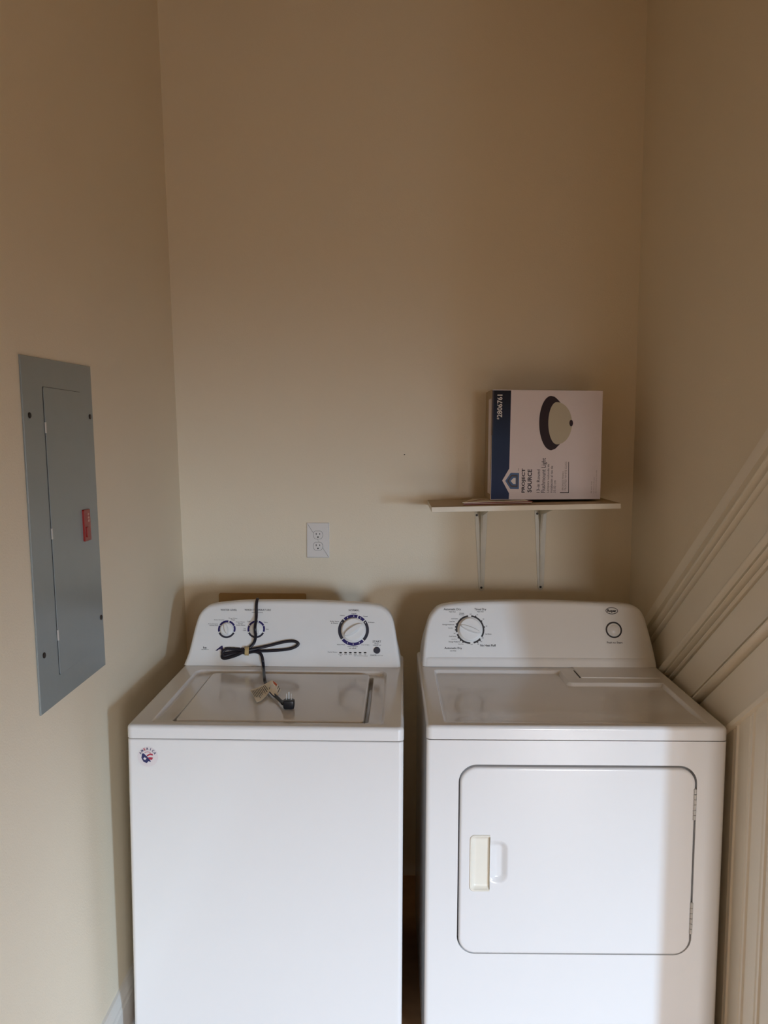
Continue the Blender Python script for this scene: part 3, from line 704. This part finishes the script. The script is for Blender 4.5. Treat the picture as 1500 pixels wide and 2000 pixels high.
# warning tag wrapped round the cable
def strip(bm, A, B, mi, th=.0004):
    n = len(A); V = [(bm.verts.new(a), bm.verts.new(b)) for a, b in zip(A, B)]; W_ = [(bm.verts.new(a+Vector((0, 0, -th))), bm.verts.new(b+Vector((0, 0, -th)))) for a, b in zip(A, B)]
    for i in range(n-1):
        bm.faces.new((V[i][0], V[i+1][0], V[i+1][1], V[i][1])).material_index = mi; bm.faces.new((W_[i][1], W_[i+1][1], W_[i+1][0], W_[i][0])).material_index = mi
        bm.faces.new((V[i][0], W_[i][0], W_[i+1][0], V[i+1][0])).material_index = mi; bm.faces.new((V[i][1], V[i+1][1], W_[i+1][1], W_[i][1])).material_index = mi
bm = bmesh.new()
A = spline([onlid(488.5, 1347.5, .010), onlid(498, 1345, .008), onlid(508, 1341, .009), onlid(517.5, 1336, .014)], 4)
B = spline([onlid(501.5, 1371.5, .003), onlid(510, 1368, .003), onlid(519, 1360, .004), onlid(527.5, 1349, .010)], 4)
strip(bm, A, B, 0)
for i in range(1, 11):     # printed lines
    t0 = i/11.0
    def at(t, u):
        k_ = t*(len(A)-1); j = min(int(k_), len(A)-2); f_ = k_-j; a_ = A[j].lerp(A[j+1], f_); b_ = B[j].lerp(B[j+1], f_); return a_.lerp(b_, u)+Vector((0, 0, .0007))
    q = [bm.verts.new(at(t0-.018, .10)), bm.verts.new(at(t0+.018, .10)), bm.verts.new(at(t0+.018, .60+.3*random.random())), bm.verts.new(at(t0-.018, .60+.3*random.random()))]
    bm.faces.new(q).material_index = 1
A2 = spline([onlid(517.5, 1336, .014), onlid(524, 1332, .022), onlid(532, 1329, .024), onlid(540, 1336, .018)], 4)
B2 = spline([onlid(527.5, 1349, .010), onlid(526, 1343, .020), onlid(532, 1336, .022), onlid(538, 1345, .014)], 4)
strip(bm, A2, B2, 0)
A3 = [onlid(532, 1329, .024), onlid(540, 1334, .020), onlid(549, 1347, .010)]; B3 = [onlid(526, 1349, .014), onlid(532, 1356, .010), onlid(541, 1362, .007)]
strip(bm, A3, B3, 0)
for t0, t1, u0, u1, mi in ((.10, .60, .03, .22, 2), (.72, .77, .0, .6, 1), (.86, .91, .0, .6, 1)):
    def at3(t, u):
        k_ = t*2; j = min(int(k_), 1); f_ = k_-j; return A3[j].lerp(A3[j+1], f_).lerp(B3[j].lerp(B3[j+1], f_), u)+Vector((0, 0, .0008))
    for a_, b_ in ((t0, (t0+t1)/2), ((t0+t1)/2, t1)):
        bm.faces.new([bm.verts.new(at3(a_, u0)), bm.verts.new(at3(b_, u0)), bm.verts.new(at3(b_, u1)), bm.verts.new(at3(a_, u1))]).material_index = mi
link('warning_tag', bm, [PAPER, INKD, ORANGE], cord, smooth=False)['label'] = 'white paper warning tag with an orange stripe'

# ------------------------------------------------------------------ breaker panel on the left wall
def lw(x, y):
    n = Vector((1, -.0031, .028)); c = Vector((XLw(1.9, 1.4), 1.9, 1.4)); p = hit(x, y, c, n); return p.y, p.z
def LM(y, z, h): return Vector((XLw(y, z)+h, y, z))
pan = thing('breaker_panel', 'grey metal electrical breaker panel with a red latch, set in the left wall', 'breaker panel', LM(1.921, 1.034, 0))
PI_ = pan.location.copy()
def PMf(a, b, h): return LM(a, b, h)-PI_
c0, c1, c2, c3 = lw(35, 692), lw(77, 1398), lw(203, 1298), lw(173, 716)
bm = bmesh.new(); outline = [c1, c2, c3, c0]
slab(bm, [Vector(c) for c in outline], lambda a, b, h: PMf(a, b, h), .0005, .0045, .001, 2)
# box behind, let into the wall
bmesh.ops.recalc_face_normals(bm, faces=bm.faces)
link('cover_plate', bm, GREY, pan, smooth=False)
e = [lw(79, 758), lw(112.8, 1317), lw(181, 1270), lw(153, 764)]
y0_, y1_, z0_, z1_ = (e[0][0]+e[1][0])/2, (e[2][0]+e[3][0])/2, (e[1][1]+e[2][1])/2, (e[0][1]+e[3][1])/2
bm = bmesh.new(); slab(bm, rrect(y0_-.0025, y1_+.0008, z0_-.0008, z1_+.0008, .004, 4), PMf, .003, .0047); bmesh.ops.recalc_face_normals(bm, faces=bm.faces)
link('door_gap_shade', bm, DARK, pan, smooth=False)  # solid dark slab, paints the shade of the gap round the door
bm = bmesh.new(); slab(bm, rrect(y0_, y1_, z0_, z1_, .004, 4), PMf, .003, .0068, .001, 2); bmesh.ops.recalc_face_normals(bm, faces=bm.faces)
pdoor = link('door', bm, GREY, pan, smooth=True)
for y_ in (835.8, 1041.7, 1245):
    zc = lw(100, y_)[1]; bm = bmesh.new()
    tube(bm, [PMf(y0_-.001, zc-.012, .0065), PMf(y0_-.001, zc+.012, .0065)], .0022, None, 10, up=Vector((1, 0, 0))); link('hinge', bm, STEEL, pdoor)
for x_, y_ in ((53.2, 811), (172.0, 813.8), (82, 1280), (194.0, 1205.8)):
    c = lw(x_, y_); bm = bmesh.new(); slab(bm, disc(c[0], c[1], .0065, 18), PMf, .004, .0068, .0015, 3); bmesh.ops.recalc_face_normals(bm, faces=bm.faces)
    link('screw', bm, SCREW, pan)
l0, l1 = lw(154.5, 996), lw(170, 1054)
bm = bmesh.new(); slab(bm, rrect(l0[0], l1[0], l1[1], l0[1], .003, 3), PMf, .006, .012, .0015, 2)
bmesh.ops.recalc_face_normals(bm, faces=bm.faces)
cy_ = (l0[0]+l1[0])/2; cz_ = (l0[1]+l1[1])/2; hh = l0[1]-l1[1]; ww = l1[0]-l0[0]
for k_ in range(3): slab(bm, rrect(cy_+ww*.05, cy_+ww*.28, cz_+hh*(.10+.1*k_), cz_+hh*(.17+.1*k_), .001, 2), PMf, .011, .0126, 0, 1, mi=1)
slab(bm, rrect(cy_-ww*.3, cy_+ww*.05, cz_-hh*.38, cz_-hh*.05, .003, 2), PMf, .011, .0145, .001, 2)
link('latch', bm, [RED, REDD], pdoor)['label'] = 'red plastic latch'

# ------------------------------------------------------------------ wall outlet
def bwp(x, y): p = hit(x, y, (0, YB, 1), (0, 1, 0)); return p.x, p.z
o0, o1 = bwp(599, 1020.6), bwp(643.4, 1089)
oc = ((o0[0]+o1[0])/2, (o0[1]+o1[1])/2)
out = thing('wall_outlet', 'white double electrical outlet on the back wall above the washer', 'outlet', (oc[0], YB, o1[1]))
OMf = lambda a, b, h: Vector((a-oc[0], -h, b-o1[1]))
bm = bmesh.new(); slab(bm, rrect(o0[0], o1[0], o1[1], o0[1], .002, 3), OMf, 0, .006, .003, 4); bmesh.ops.recalc_face_normals(bm, faces=bm.faces); link('cover_plate', bm, OUTLET, out)
for py in (1044.4, 1066.4):
    c = bwp(621.3, py); bm = bmesh.new()
    sh = []
    R0 = .0172
    for i in range(48):
        t = 2*math.pi*i/48; x, z = R0*math.cos(t), R0*math.sin(t); z = max(-.0142, min(.0142, z)); sh.append((c[0]+x, c[1]+z))
    big = [(c[0]+(x-c[0])*1.05, c[1]+(z-c[1])*1.05) for x, z in sh]
    slab(bm, big, OMf, .005, .0062, 0, 2, mi=1); slab(bm, sh, OMf, .005, .0078, .0008, 2)
    bmesh.ops.recalc_face_normals(bm, faces=bm.faces)
    for dx, hh_ in ((-.0062, .0050), (.0068, .0040)): slab(bm, rrect(c[0]+dx-.0012, c[0]+dx+.0012, c[1]+.004-hh_*.7, c[1]+.004+hh_*.7, .0005, 2), OMf, .0077, .0080, 0, mi=1)
    slab(bm, disc(c[0]+.0002, c[1]-.0078, .0028, 16), OMf, .0077, .0080, 0, mi=1)
    link('receptacle', bm, [OUTLET, DARK], out)
bm = bmesh.new(); slab(bm, disc(oc[0], oc[1], .0028, 14), OMf, .005, .0072, .0008, 2); bmesh.ops.recalc_face_normals(bm, faces=bm.faces); link('screw', bm, OUTLET, out)

# ------------------------------------------------------------------ tan board behind the washer
b0, b1 = bwp(428, 1158), bwp(598, 1158.5)
bm = bmesh.new(); slab(bm, rrect(b0[0], b1[0], .86, b0[1], .006, 4), lambda a, b, h: Vector((a, YB-h, b)), 0, .010, .002, 2); bmesh.ops.recalc_face_normals(bm, faces=bm.faces)
tb = link('wall_board', bm, TAN); tb['label'] = 'tan brown board on the back wall, its top edge showing above the washer console'; tb['category'] = 'board'
# small nail in the wall
n0 = bwp(790, 888); bm = bmesh.new(); slab(bm, disc(n0[0], n0[1], .0022, 12), lambda a, b, h: Vector((a, YB-h, b)), 0, .004, .001, 2); bmesh.ops.recalc_face_normals(bm, faces=bm.faces)
nl = link('nail', bm, SCREW); nl['label'] = 'tiny dark nail head in the bare back wall, left of the shelf box'; nl['category'] = 'nail'

# ------------------------------------------------------------------ shelf
SY = 2.64; s0, s1 = hit(843, 990.5, (0, SY, 0), (0, 1, 0)), hit(1213, 983, (0, SY, 0), (0, 1, 0))
tilt = math.atan2(s1.z-s0.z, s1.x-s0.x); SL = s1.x-s0.x; ST = .0172
shelf = thing('wall_shelf', 'cream painted board shelf on two metal brackets above the dryer', 'shelf', (s0.x, SY, s0.z), 0, ry=-tilt)
bm = bmesh.new(); box(bm, 0, SL, 0, YB-SY, -ST, 0, .0012)
for f in bm.faces:
    if f.normal.z > .9: f.material_index = 1
link('board', bm, [SHELFM, SHELFT], shelf)
MS = Matrix.Translation((s0.x, SY, s0.z)) @ Matrix.Rotation(-tilt, 4, 'Y'); IS = MS.inverted()
for (xa, xb, ya), (xc, xd, yd), yt, sc in (((926, 952.5, 1003), (934.5, 945.5, 1154), 1147.5, (931, 1006)), ((1043, 1068, 1000), (1049.5, 1061.5, 1152), 1146, (1049, 1003))):
    W0 = [bwp(xa, ya), bwp(xb, ya), bwp(xd, yd), bwp(xc, yd)]
    xcn = (W0[0][0]+W0[1][0])/2; wb = W0[2][0]-W0[3][0]; wt = W0[1][0]-W0[0][0]; xbn = (W0[2][0]+W0[3][0])/2; zb = W0[2][1]
    def loc(x, y, z): return IS @ Vector((x, y, z))
    bm = bmesh.new()
    ztop = (MS @ (IS @ Vector((xcn, YB, s0.z)))).z
    topz = s0.z+math.tan(tilt)*(xcn-s0.x)-ST-.0005
    # wall leg, tapered, rounded foot
    pl_ = [(xbn-wb/2, zb+.012), (xbn-wb/2+.003, zb+.002), (xbn, zb-.001), (xbn+wb/2-.003, zb+.002), (xbn+wb/2, zb+.012), (xcn+wt/2, topz), (xcn-wt/2, topz)]
    slab(bm, pl_, lambda a, b, h: loc(a, YB-h, b), 0, .0025, .0008, 2)
    # arm under the board
    ya_ = SY+.035
    pa = [(xcn-wt/2, YB), (xcn-wt*.3, ya_+.01), (xcn, ya_), (xcn+wt*.3, ya_+.01), (xcn+wt/2, YB)]
    slab(bm, list(reversed(pa)), lambda a, b, h: loc(a, b, topz-.003+h), 0, .003)
    # pressed rib: curved gusset
    g2 = []
    for i in range(9):
        t = i/8; g2.append((YB-.004-.010*math.sin(t*1.5)-(YB-.014-ya_-.03)*(t**16), zb+.03+(topz-.002-zb-.03)*t))
    g2.append((YB-.002, topz-.002)); hw = .0035
    ring_solid(bm, [[loc(xbn+(xcn-xbn)*((z-zb)/(topz-zb))+sx*hw*f_, y, z) for y, z in g2] for sx, f_ in ((-1, 1), (1, 1))])
    bmesh.ops.recalc_face_normals(bm, faces=bm.faces)
    br = link('bracket', bm, BRK, shelf, angle=40)
    for sx, sy in (sc, (xc*.5+xd*.5, yt)):
        c = bwp(sx, sy); bm = bmesh.new(); slab(bm, disc(c[0], c[1], .0042, 14), lambda a, b, h: loc(a, YB-h, b), .0022, .0046, .001, 2); bmesh.ops.recalc_face_normals(bm, faces=bm.faces)
        link('screw', bm, SCREW, br)
# folded leaflets on the shelf, under the box's left corner
def shz(x): return s0.z+math.tan(tilt)*(x-s0.x)
fp0 = hit(905, 980, (0, SY+.045, 0), (0, 1, 0)); fx0 = fp0.x
fx1 = hit(1037, 980, (0, SY+.05, 0), (0, 1, 0)).x
bm = bmesh.new(); zz = 0
for k_ in range(6):
    dx = random.uniform(-.004, .004); th = .00125
    pts = [(fx0+dx, SY+.048+dx), (fx1+dx*2, SY+.060-dx), (fx1-.01+dx, SY+.16), (fx0+.05+dx, SY+.21)]
    slab(bm, pts, lambda a, b, h: Vector((a, b, shz(a)+h+.0004)), zz, zz+th, 0, 2, mi=0 if k_ in (2, 5) else 1)
    zz += th+.0003
    if k_ == 5:
        for j in range(4): slab(bm, [(fx0+.012+.012*j, SY+.065+.02*j), (fx0+.018+.012*j, SY+.065+.02*j), (fx0+.07+.012*j, SY+.15), (fx0+.064+.012*j, SY+.15)], lambda a, b, h: Vector((a, b, shz(a)+h+.0006)), zz, zz+.0003, 0, mi=1)
bmesh.ops.recalc_face_normals(bm, faces=bm.faces)
lf = link('folded_leaflets', bm, [PAPER, LEAFRED], smooth=False); lf['label'] = 'thin stack of red and white folded leaflets on the shelf, partly under the box'; lf['category'] = 'leaflets'

# ------------------------------------------------------------------ lamp box on the shelf
BY = 2.745; BDp = .185
k0, k1, k2, k3 = [hit(x, y, (0, BY, 0), (0, 1, 0)) for x, y in ((957.5, 976.5), (1172.5, 975), (1178, 763), (962, 760.5))]
bxs = thing('cardboard_box', 'white and blue cardboard box picturing a round ceiling light, on the shelf', 'box', ((k0.x+k1.x)/2, BY, min(k0.z, k1.z)))
BO = bxs.location.copy()
zfix = max(0, 0)
bm = bmesh.new()
fr = [(k0.x, k0.z), (k1.x, k1.z), (k2.x, k2.z), (k3.x, k3.z)]
def BMf(a, b, h): return Vector((a, BY-h, b))-BO
slab(bm, [Vector(p) for p in fr], BMf, -BDp, 0, .0015, 2)
bmesh.ops.recalc_face_normals(bm, faces=bm.faces)
for f in bm.faces:
    c = f.calc_center_median(); f.material_index = 0 if (f.normal.y < -.5) else (2 if f.normal.z > .7 or f.normal.z < -.7 else 1)
# closing flap edges on the left side
xl = k0.x-BO.x
box(bm, xl-.0010, xl+.004, .012, .075, .02, k3.z-k0.z-.03, 0, 3)
link('carton', bm, [BOXW, KRAFT, BOXD, BOXW], bxs, smooth=False)
bp = lambda x, y: (lambda p: (p.x, p.z))(hit(940+x/6, 750+y/6, (0, BY, 0), (0, 1, 0)))
def Q(pts): return [bp(*p) for p in pts]
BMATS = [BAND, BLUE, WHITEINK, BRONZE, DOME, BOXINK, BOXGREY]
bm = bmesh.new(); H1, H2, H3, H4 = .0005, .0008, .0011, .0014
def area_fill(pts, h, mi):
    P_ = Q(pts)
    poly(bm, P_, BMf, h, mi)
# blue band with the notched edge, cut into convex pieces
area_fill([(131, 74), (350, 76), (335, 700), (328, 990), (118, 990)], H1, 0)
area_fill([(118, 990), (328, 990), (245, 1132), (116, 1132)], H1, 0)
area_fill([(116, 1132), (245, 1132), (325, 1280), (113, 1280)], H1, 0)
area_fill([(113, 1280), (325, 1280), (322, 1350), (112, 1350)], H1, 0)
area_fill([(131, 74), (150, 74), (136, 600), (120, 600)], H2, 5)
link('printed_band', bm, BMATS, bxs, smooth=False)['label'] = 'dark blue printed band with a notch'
bm = bmesh.new()
hx = lambda s, cx=372, cy=1136: [(cx+(x-cx)*s, cy+(y-cy)*s) for x, y in ((280, 1136), (345, 1040), (443, 1042), (440, 1232), (340, 1230))]
area_fill(hx(1), H1, 1); area_fill(hx(.76), H2, 5); area_fill(hx(.56), H3, 1); 
area_fill([(343, 1136), (378, 1100), (402, 1101), (401, 1172), (374, 1171)], H4, 2)
link('logo', bm, BMATS, bxs, smooth=False)['label'] = 'blue house logo'
bm = bmesh.new()
# lamp picture
dk = []
for i in range(25):
    t = math.radians(90+180*i/24); dk.append((820+142*math.cos(t), 458-320*math.sin(t)))
dk = [(820, 140), ]+dk[1:]
dkp = [(820+142*math.cos(math.radians(90+180*i/24)), 458-319*math.sin(math.radians(90+180*i/24))) for i in range(25)]
dkp += [(866, 760), (935, 690), (870, 640), (800, 458), (870, 280), (948, 240), (890, 175), (860, 150)]
area_fill(dkp, H1, 3)
dm = []
for i in range(48):
    t = 2*math.pi*i/48; c_, s_ = math.cos(t), math.sin(t); dm.append((885+(178 if c_ > 0 else 100)*c_, 460-248*s_))
area_fill(dm, H2, 4)
area_fill([(1053+22*math.cos(2*math.pi*i/20), 458+38*math.sin(2*math.pi*i/20)) for i in range(20)], H3, 3)
link('lamp_picture', bm, BMATS, bxs, smooth=False)['label'] = 'picture of a bronze rimmed dome ceiling light'
bm = bmesh.new()
def RT(s, x0, x1, y0, y1, mi, h=H2, bold=0):
    p0 = bp((x0+x1)/2, (y0+y1)/2); w_ = abs(bp(x0, y0)[1]-bp(x0, y1)[1]); h_ = abs(bp(x1, y0)[0]-bp(x0, y0)[0])
    text(bm, s, p0[0], p0[1], w_, h_, BMf, h, mi, bold=bold, rot=90)
RT('2806761', 185, 247, 125, 392, 2, H3, .02); RT('#', 182, 210, 396, 415, 2, H3, .02)
link('lettering', bm, BMATS, bxs, smooth=False)['label'] = 'white printed number'; bm = bmesh.new()
RT('PROJECT', 472, 522, 990, 1275, 5, bold=.035); RT('SOURCE', 541, 592, 1000, 1270, 5, bold=.035); RT('TM', 432, 444, 990, 1020, 5)
link('lettering', bm, BMATS, bxs, smooth=False); bm = bmesh.new()
RT('13-in Round', 648, 686, 1002, 1275, 5, bold=.005); RT('Flushmount Light', 702, 768, 868, 1275, 5, bold=.005)
RT('Lámpara redonda de', 770, 801, 938, 1275, 5); RT('instalación al ras de', 808, 836, 960, 1275, 5); RT('33.02 cm', 846, 872, 1130, 1275, 5)
link('lettering', bm, BMATS, bxs, smooth=False); bm = bmesh.new()
RT('BRONZE FINISH', 946, 965, 1028, 1245, 6); RT('FROSTED WHITE GLASS', 977, 1000, 910, 1245, 6)
area_fill([(1021, 912), (1028, 912), (1026, 1275), (1019, 1275)], H1, 5); area_fill([(922, 1268), (1026, 1268), (1026, 1278), (922, 1278)], H1, 5)
link('lettering', bm, BMATS, bxs, smooth=False); bm = bmesh.new()
RT('40 watt max', 1283, 1296, 1140, 1280, 6); RT('UL listed bulb type', 1313, 1326, 1090, 1280, 6); RT('dry location indoor use only', 1340, 1354, 1010, 1280, 6)
link('lettering', bm, BMATS, bxs, smooth=False)
